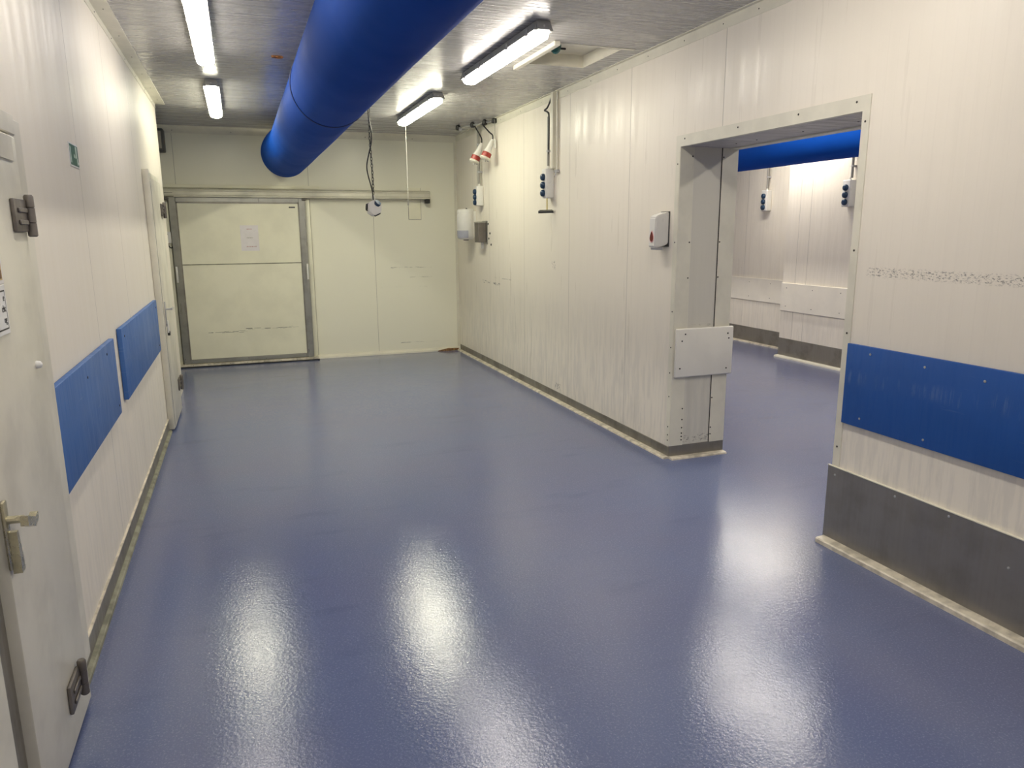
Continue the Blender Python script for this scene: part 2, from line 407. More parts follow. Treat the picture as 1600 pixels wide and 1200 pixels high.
strip('baseboard_left', (XL, 2.72), (XL, 6.45), (1, 0), .105, .005, .022, .015, 'trim_green', 'base', 'dark steel skirting along the left wall', 'dusty pale curb along the foot of the left wall')
trim(B(XL, XL+.010, 2.84, 6.45, .104, .110), 'trim_dirty', 'chipped cream edge above the left skirting')
kp = struct('baseboard_near_right', B(XR-.010, XR, -1.0, Y2+.02, .02, .412, .002, 1), 'plate', 'tall grey steel kick plate on the near right wall', 'baseboard')
screws(kp, [(XR-.010, y, z) for y, z in ((2.79, .372), (2.42, .385), (2.14, .392), (1.86, .28))], (-1, 0, 0), 'rivet', .006, 'rivet')
trim(B(XR-.012, XR, -1.0, Y2+.02, .412, .416), 'trim', 'pale top edge of the kick plate')
n_ = Vector((-1, 0, 0))
trim(Pr([(XR-.010, Y2+.01, 0), (XR-.064, Y2+.01, 0), (XR-.064, Y2+.01, .020), (XR-.058, Y2+.01, .026), (XR-.010, Y2+.01, .030)], (0, -(Y2+1), 0)), 'trim_dirty', 'pale curb in front of the steel kick plate')
# skirtings of the adjoining room
strip('baseboard_far', (XF, 10.9), (XF, YP), (-1, 0), .225, .006, .05, .018, 'trim_dirty', 'base', 'grey steel skirting on the back wall of the adjoining room', 'pale curb at the back wall of the adjoining room')
strip('baseboard_far_projecting', (XP, YP), (XP, 1.0), (-1, 0), .245, .006, .06, .022, 'trim', 'base', 'grey steel skirting on the projecting wall of the adjoining room', 'bright white curb at the projecting wall of the adjoining room')

# ---- doorway lining
fw = .075
bm = bmesh.new()
box(bm, XR-.004, XR, Y1, Y1+.045, .09, HD+.065); box(bm, XR-.004, XR, Y2-.045, Y2, .42, HD+.065); box(bm, XR-.004, XR, Y2, Y1, HD, HD+.065)
dl = trim(bm, 'trim', 'cream flat trim framing the doorway')
screws(dl, [(XR-.004, Y1+.02, z) for z in (.13, .17, .23, .45, .62, .8, 1.05, 1.52, 2.03)] + [(XR-.004, Y2-.022, z) for z in (.52, 1.1, 1.5, 2.09)] +
       [(XR-.004, y, HD+.04) for y in (4.30, 3.75, 3.25, 2.86)], (-1, 0, 0))
jm = trim(B(XR+.10, XW-.11, Y1-.004, Y1, .09, HD), 'jamb', 'grey white panel lining of the doorway jamb')
j1 = trim(B(XR-.004, XR+.105, Y1-.008, Y1, .09, HD, .002, 1), 'trim', 'cream corner trim at the front of the doorway jamb')
screws(j1, [(XR+.092, Y1-.008, z) for z in (.13, .155, .18, .22, .28, .36, 1.28, 1.52, 2.08)], (0, -1, 0))
j2 = trim(B(XW-.125, XW+.004, Y1-.008, Y1, .09, HD, .002, 1), 'trim', 'cream corner trim at the back of the doorway jamb')
screws(j2, [(XW-.115, Y1-.008, z) for z in (.15, .2, .42, 1.28, 1.52, 2.08)], (0, -1, 0))
trim(B(XW-.128, XW-.124, Y1-.009, Y1, .09, HD), 'hole', 'dark open joint beside the back jamb trim')
bm = B(XR, XW, Y2, Y2+.004, .02, HD); trim(bm, 'jamb', 'panel lining of the near doorway jamb')
sf = trim(B(XR+.02, XW-.06, Y2, Y1, HD-.004, HD), 'soffit', 'grey soffit lining of the doorway head')
trim(B(XR-.004, XR+.03, Y2, Y1, HD-.006, HD), 'trim', 'cream edge trim under the doorway head')
trim(B(XW-.07, XW+.006, Y2, Y1, HD-.012, HD, .002, 1), 'trim', 'pale edge trim at the back of the doorway head')
screws(sf, [(XR+.25, y, HD-.004) for y in (4.1, 3.9, 3.5, 3.1)], (0, 0, -1))

# ---- ceiling hatch
bm = bmesh.new(); dz = .17
box(bm, VX0-.02, VX1+.02, VY0-.02, VY1+.02, H+dz, H+dz+.01)
hb = struct('trim_hatch_lining', bm, 'soffit', 'grey inner board of the ceiling hatch', 'trim')
bm = bmesh.new(); hd = .085
box(bm, VX0, VX1, VY1-.004, VY1, H-.002, H+hd); box(bm, VX1-.004, VX1, VY0, VY1, H-.002, H+hd)
box(bm, VX0, VX0+.004, VY0, VY1, H-.002, H+hd); box(bm, VX0, VX1, VY0, VY0+.004, H-.002, H+hd)
box(bm, VX0, VX1, VY0, VY1, H+hd, H+hd+.004)
struct('trim_hatch', bm, 'trim', 'cream lining of the open ceiling hatch', 'trim')
trim(B(VX0-.035, VX0+.005, VY0-.08, VY1+.1, H-.03, H, .003, 1), 'trim', 'white batten along the left edge of the ceiling hatch')
trim(B(VX0, VX1+.09, VY0-.035, VY0-.005, H-.004, H, .001, 1), 'trim', 'flat cover strip along the near edge of the ceiling hatch')
cup = thing('beacon', 'dark teal cup shaped fitting hanging in the white ceiling hatch', 'ceiling fitting', (2.16, 4.98, H+hd))
obj('dome', Lt((2.16, 4.99, H+hd), (0, 0, -1), [(0, .038), (.05, .040), (.075, .038), (.095, .030), (.108, .016), (.112, .002)]), 'teal', cup, 50)
obj('clip', B(2.19, 2.225, 4.96, 4.975, H+.0, H+.012, .002, 1), 'black', cup)

# foam filled hole beside the duct
fh = thing('ceiling_hole', 'ragged hole with orange foam in the ceiling left of the big blue duct', 'hole', (.36, 5.79, H))
bm = bmesh.new(); pts = [(.36+.036*math.cos(a)*random.uniform(.75, 1.2), 5.79+.026*math.sin(a)*random.uniform(.7, 1.2), H-.003) for a in [i*PI/7 for i in range(14)]]
tube(bm, pts+[pts[0]], .008, 7); obj('foam_rim', bm, 'foam', fh, 50)
obj('cavity', Lt((.36, 5.79, H), (0, 0, -1), [(0, .030), (.002, .028)], 14), 'hole', fh)

# ------------------------------------------------------------------ doors
# door_1: near door in the left wall, cut by the picture's left edge
XD = -.60
d1 = thing('door_1', 'white swing door nearest the viewer in the left wall', 'door', (XL, 2.3, 0), kind='structure')
obj('door_leaf', B(XL, XD, 2.045, 2.655, .02, 1.885, .006), 'door', d1, 40)
bm = bmesh.new()
box(bm, XL, XD-.012, 1.80, 1.925, .0, 1.955, .003, 1); box(bm, XL, XD-.016, 2.66, 2.80, .11, 1.945, .003, 1); box(bm, XL, XD-.012, 1.80, 2.72, 1.895, 1.955, .003, 1)
obj('door_frame', bm, 'door', d1, 40)
obj('door_rebate', B(XL, XD-.03, 1.925, 2.045, .0, 1.9), 'base', d1)
def hinge(parent, y, z, m='zinc', s=1.0, x=XD, side=1):
    h = obj('hinge', B(x, x+.012*s, y-.13*s*side if side > 0 else y, y if side > 0 else y+.13*s, z-.047*s, z+.047*s, .004, 2), m, parent, 40)
    bm = bmesh.new()
    for zz in (-.02, .015): box(bm, x+.012*s, x+.018*s, y-.105*s, y-.02*s, z+zz*s-.007*s, z+zz*s+.007*s, .002, 1)
    obj('hinge_rib', bm, m, h, 40)
    bm = Lt((x+.018*s, y+.006, z-.062*s), (0, 0, 1), [(0, .010*s), (.004*s, .0135*s), (.04*s, .0135*s), (.041*s, .0115*s), (.043*s, .0135*s), (.085*s, .0135*s), (.086*s, .0115*s), (.088*s, .0135*s), (.118*s, .0135*s), (.124*s, .010*s)], 18)
    obj('hinge_knuckle', bm, m, h, 40)
hinge(d1, 2.63, 1.655); hinge(d1, 2.50, .185)
obj('bumper_stud', Lt((XD-.01, 2.545, 1.215), (1, 0, 0), [(0, .010), (.012, .012), (.022, .010), (.026, .004)], 14), 'white', d1, 50)
hd1 = obj('door_handle', B(XD, XD+.010, 2.03, 2.062, .775, .955, .005), 'brass', d1, 40)
bm = T([(XD, 2.046, .905), (XD+.045, 2.048, .903)], .010)
prism(bm, [(XD+.038, 2.036, .888), (XD+.038, 2.036, .914), (XD+.038, 2.10, .888), (XD+.038, 2.128, .893), (XD+.038, 2.128, .876), (XD+.038, 2.10, .862)], (.018, 0, 0))
obj('lever', bm, 'brass', hd1, 30)
bm = Pr([(XD+.008, 2.036, .875), (XD+.008, 2.050, .875), (XD+.008, 2.064, .79), (XD+.008, 2.062, .765), (XD+.008, 2.036, .765)], (.020, 0, 0))
obj('thumb_turn', bm, 'brass', hd1, 30)
# faint plate edges high on the leaf
obj('top_plate', B(XD, XD+.004, 2.30, 2.60, 1.81, 1.88, .001, 1), 'door', d1)
# signs on this door
sg = thing('warning_notice', 'white notice with black border on the near left door', 'sign', (XD, 2.2, 1.4))
obj('board', B(XD, XD+.003, 1.98, 2.327, 1.340, 1.470, .001, 1), 'white', sg)
bm = bmesh.new()
box(bm, XD+.003, XD+.0034, 1.99, 2.318, 1.452, 1.456); box(bm, XD+.003, XD+.0034, 1.99, 2.318, 1.352, 1.356); box(bm, XD+.003, XD+.0034, 2.316, 2.318, 1.352, 1.456)
obj('border', bm, 'ink', sg)
def text(s, loc, size, rot, m, parent, name='lettering', align='RIGHT', sx=1.0):
    cu = bpy.data.curves.new(name, 'FONT'); cu.body = s; cu.size = size; cu.align_x = align; cu.extrude = .0003
    to = bpy.data.objects.new('tmp', cu); C.objects.link(to)
    dg = bpy.context.evaluated_depsgraph_get(); me = bpy.data.meshes.new_from_object(to.evaluated_get(dg))
    bpy.data.objects.remove(to)
    me.transform(Matrix.Translation(loc) @ rot @ Matrix.Diagonal((sx, 1, 1, 1)))
    me.materials.clear(); me.materials.append(M[m])
    o = bpy.data.objects.new(name, me); C.objects.link(o); o.parent = parent
    o.matrix_parent_inverse = Matrix.Translation(-parent_loc(parent)); return o
ROTL = Matrix.Rotation(PI/2, 4, 'Z') @ Matrix.Rotation(PI/2, 4, 'X')      # readable from +X
for i, s in enumerate(('e', 'cht', 'ng')): text(s, (XD+.0036, 2.309, 1.428-i*.029), .026, ROTL, 'ink', sg)
sp = thing('pictogram_sticker', 'sticker with brown picture on pale gold above the white notice, near left door', 'sticker', (XD, 2.2, 1.5))
obj('sheet', B(XD, XD+.002, 2.10, 2.333, 1.472, 1.60, .0005, 1), 'paper', sp)
obj('picture', B(XD+.002, XD+.0026, 2.10, 2.322, 1.482, 1.555), 'gold', sp)
obj('figure', Pr([(XD+.0026, 2.15, 1.486), (XD+.0026, 2.316, 1.486), (XD+.0026, 2.316, 1.503), (XD+.0026, 2.305, 1.53), (XD+.0026, 2.25, 1.55), (XD+.0026, 2.15, 1.54)], (.0004, 0, 0)), 'brown', sp)

# door_2: far door in the left wall
d2 = thing('door_2', 'white swing door at the far end of the left wall', 'door', (XL, 6.8, 0), kind='structure')
bm = bmesh.new()
box(bm, XL, XD-.004, 6.45, 6.50, .02, 2.09, .006, 2); box(bm, XL, XD-.02, 6.5, 7.34, 2.03, 2.08, .006, 2); box(bm, XL, XD-.02, 7.26, 7.34, .0, 2.04, .004, 1)
obj('door_frame', bm, 'trim', d2, 40)
obj('gasket', B(XL, XD-.004, 6.502, 6.512, .03, 2.0), 'black', d2)
obj('door_leaf', B(XL, XD, 6.514, 7.25, .02, 2.03, .006), 'door', d2, 40)
hinge(d2, 7.22, 1.80, 'zinc', 1.1); hinge(d2, 7.22, .27, 'zinc', 1.1)
h2 = obj('door_handle', B(XD, XD+.01, 6.545, 6.575, .86, 1.06, .004), 'rivet', d2, 40)
bm = T([(XD, 6.56, 1.00), (XD+.05, 6.56, 1.00)], .008); tube(bm, [(XD+.05, 6.552, 1.0), (XD+.05, 6.68, 1.0)], .009, smooth=False)
obj('lever', bm, 'rivet', h2, 40)
lk = obj('lock_case', B(XD, XD+.014, 6.60, 6.65, .80, .90, .005), 'plastic', d2, 40)
obj('keyhole', Lt((XD+.014, 6.63, .795), (1, 0, 0), [(-.012, .020), (.003, .020), (.005, .014)], 16), 'black', d2, 40)

# door_3: sliding cold-store door on the back wall
YD = YB-.09
d3 = thing('door_3', 'cream insulated sliding door with steel edges on the back wall', 'door', (.05, YB, 0), kind='structure')
obj('door_leaf', B(-.665, .735, YD+.008, YB-.005, .085, 1.965, .003, 1), 'cream', d3)
obj('panel_joint', B(-.66, .73, YD+.005, YD+.009, 1.230, 1.240), 'trim_green', d3)
bm = bmesh.new()
box(bm, -.725, -.648, YD, YB-.01, .04, 2.018, .003, 1); box(bm, .735, .812, YD, YB-.01, .04, 2.018, .003, 1); box(bm, -.648, .735, YD, YB-.01, 1.962, 2.018, .003, 1); box(bm, -.65, .735, YD, YB-.01, .045, .09, .003, 1)
obj('steel_edge', bm, 'steel', d3, 40)
bm = bmesh.new(); box(bm, -.648, -.636, YD+.003, YD+.02, .09, 1.962); box(bm, .724, .735, YD+.003, YD+.02, .09, 1.962); box(bm, -.648, .735, YD+.003, YD+.02, 1.948, 1.962); box(bm, -.648, .735, YD+.003, YD+.02, .085, .094)
obj('gasket', bm, 'base', d3)
bm = bmesh.new(); box(bm, -.80, .87, YD-.03, YB-.03, .012, .040, .003, 1)
th = obj('threshold', bm, 'trim_dirty', d3, 40)
screws(th, [(x, YD-.031, .028) for x in (-.62, -.45, -.2, .0, .2, .4, .6, .8)], (0, -1, 0), r=.004)
obj('gap_shade', B(-.80, .875, YD-.034, YB-.03, .0, .014), 'black', d3)  # shade of the gap under the threshold, put in as a black strip
bm = bmesh.new(); box(bm, .812, .868, YB-.05, YB, .02, 2.0, .006); obj('casing', bm, 'cream', d3, 40)
obj('casing_left', B(-.80, -.735, YB-.05, YB, .02, 1.98, .006), 'cream', d3, 40)
for x in (-.705, .79):
    hh = obj('door_handle', B(x-.01 if x > 0 else x-.008, x+.012, YD-.045, YD-.03, 1.03, 1.22, .003), 'plastic', d3, 40)
    bm = bmesh.new(); box(bm, x-.005, x+.008, YD-.031, YD+.002, 1.04, 1.055); box(bm, x-.005, x+.008, YD-.031, YD+.002, 1.195, 1.21)
    obj('bracket', bm, 'base', hh)
obj('name_plate', B(.617, .690, YD+.004, YD+.009, 1.898, 1.914, .001, 1), 'ink', d3)
obj('name_plate_line', B(.622, .685, YD+.003, YD+.0045, 1.904, 1.907), 'plasticg', d3)
for x in (-.745, .80):
    bm = bmesh.new(); box(bm, x-.02, x+.02, YD-.012, YD+.02, 1.985, 2.04, .003, 1); tube(bm, [(x-.028, YD-.02, 2.0), (x+.028, YD-.02, 2.0)], .009, smooth=False)
    obj('hanger', bm, 'zinc', d3, 40)
# scuffs on the leaf's skin
bm = bmesh.new()
for k in range(46):
    x = random.uniform(-.45, .58); z = .415+random.gauss(0, .006)-.0*x + (.02 if x > 0 else -.004)
    L = random.uniform(.01, .08); box(bm, x, x+L, YD+.0074, YD+.0082, z, z+random.uniform(.001, .005))
obj('scuff_marks', bm, 'trim_green', d3)
# rail above it
rl = thing('sliding_door_rail', 'long cream aluminium rail above the sliding door', 'rail', (.8, YB, 2.07))
bm = bmesh.new()
pr = [(YB-.012, 2.015), (YB-.105, 2.015), (YB-.120, 2.020), (YB-.120, 2.036), (YB-.108, 2.044), (YB-.106, 2.082), (YB-.114, 2.090), (YB-.114, 2.100), (YB-.10, 2.112), (YB-.05, 2.122), (YB-.012, 2.125)]
prism(bm, [(-.77, y, z) for y, z in pr], (3.16, 0, 0)); obj('rail_profile', bm, 'alu', rl, 20)
for x in (-.6, .3, 1.2, 1.95): obj('wall_bracket', B(x, x+.05, YB-.013, YB, 2.03, 2.11), 'alu', rl)
obj('end_stop', B(2.33, 2.385, YB-.115, YB-.03, 1.965, 2.015, .003, 1), 'black', rl)
bm = bmesh.new(); box(bm, -.76, -.66, YB-.1215, YB-.12, 2.024, 2.030); box(bm, -.76, -.67, YB-.108, YB-.106, 2.064, 2.068); obj('slot', bm, 'hole', rl)
obj('cover_strip', B(-.77, 1.0, YB-.03, YB, 2.126, 2.165, .003, 1), 'cream', rl)
cp = thing('cover_plate', 'cream rectangular cover plate under the rail right of the sliding door', 'cover plate', (2.2, YB, 1.9))
obj('plate_face', B(2.125, 2.285, YB-.006, YB, 1.765, 2.16, .001, 1), 'cream', cp)
bm = bmesh.new(); box(bm, 2.122, 2.288, YB-.004, YB-.001, 1.758, 1.766); box(bm, 2.119, 2.126, YB-.004, YB-.001, 1.76, 2.16); box(bm, 2.285, 2.289, YB-.004, YB-.001, 1.76, 2.16)
obj('dark_edge', bm, 'base', cp)
# paper notice on the sliding door
pn = thing('paper_notice', 'paper notice in a clear sleeve taped to the cream sliding door', 'notice', (.14, YD, 1.54))
obj('sheet', B(.035, .242, YD+.0055, YD+.0075, 1.39, 1.692), 'paper', pn)
bm = bmesh.new()
def scribble(bm, x0, x1, z, h):
    x = x0
    while x < x1:
        w_ = random.uniform(.006, .012); box(bm, x, x+w_*.28, YD+.0048, YD+.0056, z-h/2, z+h/2)
        if random.random() < .6: box(bm, x, x+w_*.7, YD+.0048, YD+.0056, z+random.choice((-.5, 0, .3))*h, z+random.choice((-.5, 0, .3))*h+h*.25 if False else z+h*.2)
        x += w_
bm = bmesh.new(); scribble(bm, .110, .168, 1.648, .010); obj('heading', bm, 'redink', pn)
bm = bmesh.new(); scribble(bm, .106, .176, 1.545, .011); obj('middle_line', bm, 'trim_green', pn)
bm = bmesh.new(); scribble(bm, .098, .212, 1.440, .011); obj('bottom_line', bm, 'redink', pn)
# things on the back wall left of the sliding door
db = thing('wall_heater', 'dark grey box high on the back wall at the far left', 'electrical box', (-.95, YB, 2.65))
obj('casing', B(-1.15, -.700, YB-.20, YB, 2.515, 2.765, .012), 'darkbox', db, 40)
obj('face_panel', B(-1.13, -.725, YB-.206, YB-.199, 2.545, 2.735, .004), 'base', db)
sb = thing('door_switch', 'small white switch box with black marks left of the sliding door', 'switch', (-.76, YB, 1.55))
obj('box', B(-.84, -.728, YB-.075, YB-.05, 1.49, 1.62, .005), 'plastic', sb, 40)
bm = bmesh.new(); box(bm, -.785, -.765, YB-.077, YB-.075, 1.585, 1.60); box(bm, -.785, -.768, YB-.077, YB-.075, 1.560, 1.568); obj('button', bm, 'ink', sb)
obj('cable', T([(-.77, YB-.06, 1.49), (-.765, YB-.06, 1.455), (-.745, YB-.058, 1.435), (-.725, YB-.058, 1.45)], .006), 'black', sb, 50)

# ------------------------------------------------------------------ blue guard boards
def board(y0, y1, z0, z1, side, m, label, th, sc_pts, group):
    x0, x1 = (XL+.002, XL+th) if side < 0 else (XR-th, XR-.002)
    t_ = thing('guard_board', label, 'guard board', (x0 if side < 0 else x1, (y0+y1)/2, z0), group)
    obj('board', B(x0, x1, y0, y1, z0, z1, .003, 2), m, t_, 40)
    screws(t_, [(x1 if side < 0 else x0, y, z) for y, z in sc_pts], (1, 0, 0) if side < 0 else (-1, 0, 0), 'screw' if side < 0 else 'rivet', .006)
board(2.69, 4.14, .700, 1.085, -1, 'blueL', 'long scratched blue guard board nearer the viewer on the left wall', .026, ((2.78, 1.03), (3.4, 1.02), (3.9, 1.04), (4.08, .75)), 'blue wall guard boards')
board(4.41, 6.27, .710, 1.100, -1, 'blueL', 'blue guard board farther away on the left wall, next to the far door', .026, ((4.5, 1.05), (6.18, .76), (6.18, 1.05)), 'blue wall guard boards')
board(-.6, 2.775, .655, 1.055, 1, 'blueR', 'deep blue guard board on the right wall beside the doorway', .018, ((2.63, 1.02), (2.33, 1.01), (2.05, 1.0), (2.66, .70), (2.30, .69)), 'blue wall guard boards')
# white boards
wg = thing('guard_board', 'white bolted guard board across the doorway jamb', 'guard board', (3.03, Y1, .76))
obj('board', B(XR+.006, XW+.028, Y1-.030, Y1-.008, .590, .935, .010, 3), 'guard', wg, 40)
screws(wg, [(x, Y1-.030, z) for x, z in ((2.86, .895), (2.835, .848), (3.21, .885), (3.22, .85), (3.21, .635), (2.825, .655))], (0, -1, 0), r=.006)
for (a0, a1, x, z0, z1, lb) in ((YP+.02, 10.6, XF, .61, .93, 'white guard board on the back wall of the adjoining room'), (2.0, YP, XP, .595, .943, 'white guard board on the projecting wall of the adjoining room')):
    t_ = thing('guard_board', lb, 'guard board', (x, (a0+a1)/2, z0), 'white guard boards in the adjoining room')
    obj('board', B(x-.02, x-.002, a0, a1, z0, z1, .003, 1), 'guard_far', t_)
    screws(t_, [(x-.02, a0+.25+k*.45 if x == XF else a1-.1-k*.45, zz) for k in range(4) for zz in (z0+.06, z1-.06)], (-1, 0, 0), r=.006)

# ------------------------------------------------------------------ green safety sign on the left wall
gs = thing('safety_sign', 'small green and white safety sign high on the left wall', 'sign', (XL, 3.83, 1.94))
obj('plate', B(XL, XL+.003, 3.735, 3.925, 1.890, 1.990, .0008, 1), 'white', gs)
obj('green_field', B(XL+.003, XL+.0036, 3.742, 3.918, 1.896, 1.984), 'green', gs)
x_ = XL+.0036
def pp(name, *ps): obj(name, Pr([(x_, 3.742+u*.176, 1.896+v*.088) for u, v in ps], (.0004, 0, 0)), 'pale', gs)
pp('white_bar', (.03, .12), (.13, .10), (.13, .86), (.03, .90)); pp('figure', (.68, .40), (.84, .38), (.84, .95), (.70, .97))
pp('hand', (.45, .40), (.60, .36), (.62, .50), (.50, .58), (.44, .50)); pp('leg', (.80, .05), (.88, .05), (.88, .12), (.98, .10), (.98, .22), (.90, .24), (.90, .40), (.80, .36))

# ------------------------------------------------------------------ lamps
def make_lamp(name, col, strength, label, loc):
    """batten 1.58 m long along Y, hanging under the ceiling"""
    x, y, z = loc; L = .79
    t_ = thing('ceiling_lamp', label, 'lamp', loc, 'ceiling batten lamps')
    bm = bmesh.new(); hw = .058
    prof = [(-hw*.72, 0), (hw*.72, 0), (hw, -.040), (hw+.004, -.046), (hw+.004, -.054), (-hw-.004, -.054), (-hw-.004, -.046), (-hw, -.040)]
    prism(bm, [(x+a, y-L+.01, z+b) for a, b in prof], (0, 2*L-.02, 0)); box(bm, x-hw*.8, x+hw*.8, y-L, y+L, z-.052, z-.008, .01, 2)
    obj('housing', bm, 'lampbody', t_, 30)
    # diffuser: rounded trough with rounded ends
    bm = bmesh.new(); rings = []; ns = 14
    for i in range(25):
        u = -1+2*i/24; yy = y+u*(L-.006)
        e = min(1, (1-abs(u))*L/.05); k = math.sqrt(max(0, 1-(1-e)**2))*.82+.18 if e < 1 else 1
        ring = []
        for j in range(ns+1):
            a = PI*j/ns; cx_ = math.cos(a); s_ = math.sin(a)
            ring.append(bm.verts.new((x+hw*(.55+.45*k)*math.copysign(abs(cx_)**.75, cx_), yy, z-.054-.042*k*s_**.7)))
        rings.append(ring)
    for A, B_ in zip(rings, rings[1:]):
        for j in range(ns): bm.faces.new((A[j], A[j+1], B_[j+1], B_[j]))
        bm.faces.new((A[0], B_[0], B_[-1], A[-1]))
    bm.faces.new(rings[0]); bm.faces.new(rings[-1][::-1])
    obj('diffuser', bm, emit(name, col, strength), t_, 60)
    for yy in (-.66, -.3, .3, .66):
        for s in (-1, 1): obj('clip', B(x+s*(hw+.003)-.003, x+s*(hw+.003)+.003, y+yy-.02, y+yy+.02, z-.062, z-.026, .001, 1), 'lampbody', t_)
    obj('end_screw', Lt((x, y-L, z-.03), (0, -1, 0), [(0, .006), (.003, .006), (.004, .003)], 10), 'rivet', t_)
    return t_
NEAR = (1.0, .925, .82); FARC = (1.0, .965, .75)
make_lamp('lamp_glow_1', NEAR, LAMP*0.8, 'lit batten lamp nearest the viewer on the left of the duct', (-.115, 5.06, H-.003))
make_lamp('lamp_glow_2', FARC, LAMP*1.25, 'lit batten lamp farther away on the left of the duct', (-.108, 7.54, H-.003))
make_lamp('lamp_glow_3', NEAR, LAMP*1.2, 'lit batten lamp beside the ceiling hatch on the right of the duct', (1.80, 5.12, H-.003))
make_lamp('lamp_glow_4', FARC, LAMP*2.1, 'lit batten lamp near the back wall, right of the duct, above the pull chain', (1.775, 7.52, H-.003))
make_lamp('lamp_glow_5', NEAR, LAMP*0.75, 'batten lamp of the left row above the viewer', (-.115, 2.55, H-.003))
make_lamp('lamp_glow_6', NEAR, LAMP*1.4, 'batten lamp of the right row above the viewer', (1.80, 2.55, H-.003))
make_lamp('lamp_glow_7', NEAR, LAMP*1.3, 'batten lamp of the left row behind the viewer', (-.115, -.6, H-.003))
make_lamp('lamp_glow_8', NEAR, LAMP*1.6, 'batten lamp of the right row behind the viewer', (1.80, -.6, H-.003))
make_lamp('lamp_glow_9', NEAR, LAMP*1.8, 'batten lamp of the adjoining room near the doorway', (4.3, 5.1, H-.003))
make_lamp('lamp_glow_10', NEAR, LAMP*1.9, 'batten lamp of the adjoining room near its projecting wall', (6.1, 7.5, H-.003))
make_lamp('lamp_glow_11', NEAR, LAMP*2.6, 'batten lamp of the adjoining room near its end', (4.3, 9.2, H-.003))
make_lamp('lamp_glow_12', NEAR, LAMP*1.7, 'batten lamp in the near part of the adjoining room', (4.3, 2.4, H-.003))
make_lamp('lamp_glow_13', NEAR, LAMP*1.5, 'batten lamp of the adjoining room over its middle', (6.05, 4.4, H-.003))
# pull chain at the far lamp
pc = thing('pull_chain', 'thin white bead chain hanging from the far right lamp', 'chain', (1.82, 8.32, H-.09))
bm = bmesh.new()
for k in range(58): bmesh.ops.create_icosphere(bm, subdivisions=1, radius=.0046, matrix=Matrix.Translation((1.82, 8.32, H-.095-k*.0145)))
obj('beads', bm, 'plastic', pc, 60)
obj('chain_end', Lt((1.82, 8.32, 1.945), (0, 0, -1), [(0, .005), (.05, .008), (.055, .003)], 10), 'conduit', pc, 60)

# ------------------------------------------------------------------ blue air ducts
def duct(label, cx, cz, r, y0, y1, seams, flare, endcap):
    t_ = thing('air_duct', label, 'duct', (cx, (y0+y1)/2, cz))
    ys = [y0]+list(seams)+[y1]
    def cen(y): 
        k = max(0, (y-(y1-1.1))/1.1) if flare else 0
        k = k*k*(3-2*k)
        return cx-.030*k, cz+.004*k, r+.022*k
    for a, b_ in zip(ys, ys[1:]):
        bm = bmesh.new(); rings = []; n = max(8, int((b_-a)/.12))
        for i in range(n+1):
            y = a+(b_-a)*i/n; x, z, rr = cen(y); rr *= 1+.004*math.sin(y*3.1)
            if i in (0, n): rr *= .988
            rings.append([bm.verts.new((x+rr*math.cos(2*PI*k/64), y, z+rr*math.sin(2*PI*k/64))) for k in range(64)])
        for A, B_ in zip(rings, rings[1:]):
            for k in range(64): bm.faces.new((A[k], A[(k+1) % 64], B_[(k+1) % 64], B_[k]))
        obj('duct_section', bm, 'duct', t_, 60)
    for s in seams:
        x, z, rr = cen(s); bm = bmesh.new()
        tube(bm, [(x+(rr-.002)*math.cos(2*PI*k/48), s, z+(rr-.002)*math.sin(2*PI*k/48)) for k in range(48)], .006, 6, smooth=False, closed=True)
        obj('seam_ring', bm, 'ductseam', t_, 60)
    if endcap:
        x, z, rr = cen(y1)
        bm = Lt((x, y1-.004, z), (0, 1, 0), [(0, rr*.985), (.015, rr*1.0), (.03, rr*.96), (.05, rr*.8), (.06, rr*.4), (.062, .01)], 64)
        obj('end_cap', bm, 'duct', t_, 50)
    # suspension straps to the ceiling
    for s in [y0+.4+1.7*k for k in range(int((y1-y0)/1.7)+1)]:
        x, z, rr = cen(s)
        if s > y1: break
        obj('hanger', B(x-.015, x+.015, s-.01, s+.01, z+rr-.004, H, .001, 1), 'ductseam', t_)
    return t_
duct('large round blue air duct running under the corridor ceiling', .63, 2.512, .25, -2.9, 9.36, (1.4, 5.05), True, True)
duct('blue air duct crossing the adjoining room, seen through the doorway', 5.1, 2.464, .25, -.5, 10.9, (3.0, 9.6), False, False)

# ------------------------------------------------------------------ hanging power cube
hx, hy, hz = 1.208, 7.0, 1.822
pcu = thing('power_cube', 'white socket cube hanging on a chain in the middle of the corridor', 'hanging socket', (hx, hy, hz))
def hexbody(bm, c, r, th, rot, bev):
    pts = [(c[0]+r*math.cos(rot+k*PI/3), c[1]-th/2, c[2]+r*math.sin(rot+k*PI/3)) for k in range(6)]
    prism(bm, pts, (0, th, 0)); bmesh.ops.bevel(bm, geom=bm.edges[:], offset=bev, segments=2, affect='EDGES')
bm = bmesh.new(); hexbody(bm, (hx, hy, hz), .072, .095, PI/7, .008)
bd = obj('body', bm, 'plastic', pcu, 30)
obj('face_plate', Pr([(hx+.05*math.cos(PI/7+k*PI/3), hy-.0485, hz+.05*math.sin(PI/7+k*PI/3)) for k in range(6)], (0, -.003, 0)), 'plastic', bd)
bmc = bpy.data.meshes
for k, m_ in ((0, 'bluecap'), (2, 'black'), (4, 'black'), (3, 'plastic')):
    a = PI/7+PI/6+k*PI/3; ax = Vector((math.cos(a), -.75 if k == 0 else 0, math.sin(a))).normalized()
    obj('socket', Lt(Vector((hx, hy, hz))+ax*.050, ax, [(0, .034), (.016, .034), (.024, .029), (.024, .01)], 20), m_, pcu, 40)
obj('eye_ring', T([(hx-.004+.012*math.cos(a), hy, hz+.088+.016*math.sin(a)) for a in [i*2*PI/14 for i in range(14)]], .003, closed=True, smooth=False), 'rivet', pcu, 40)
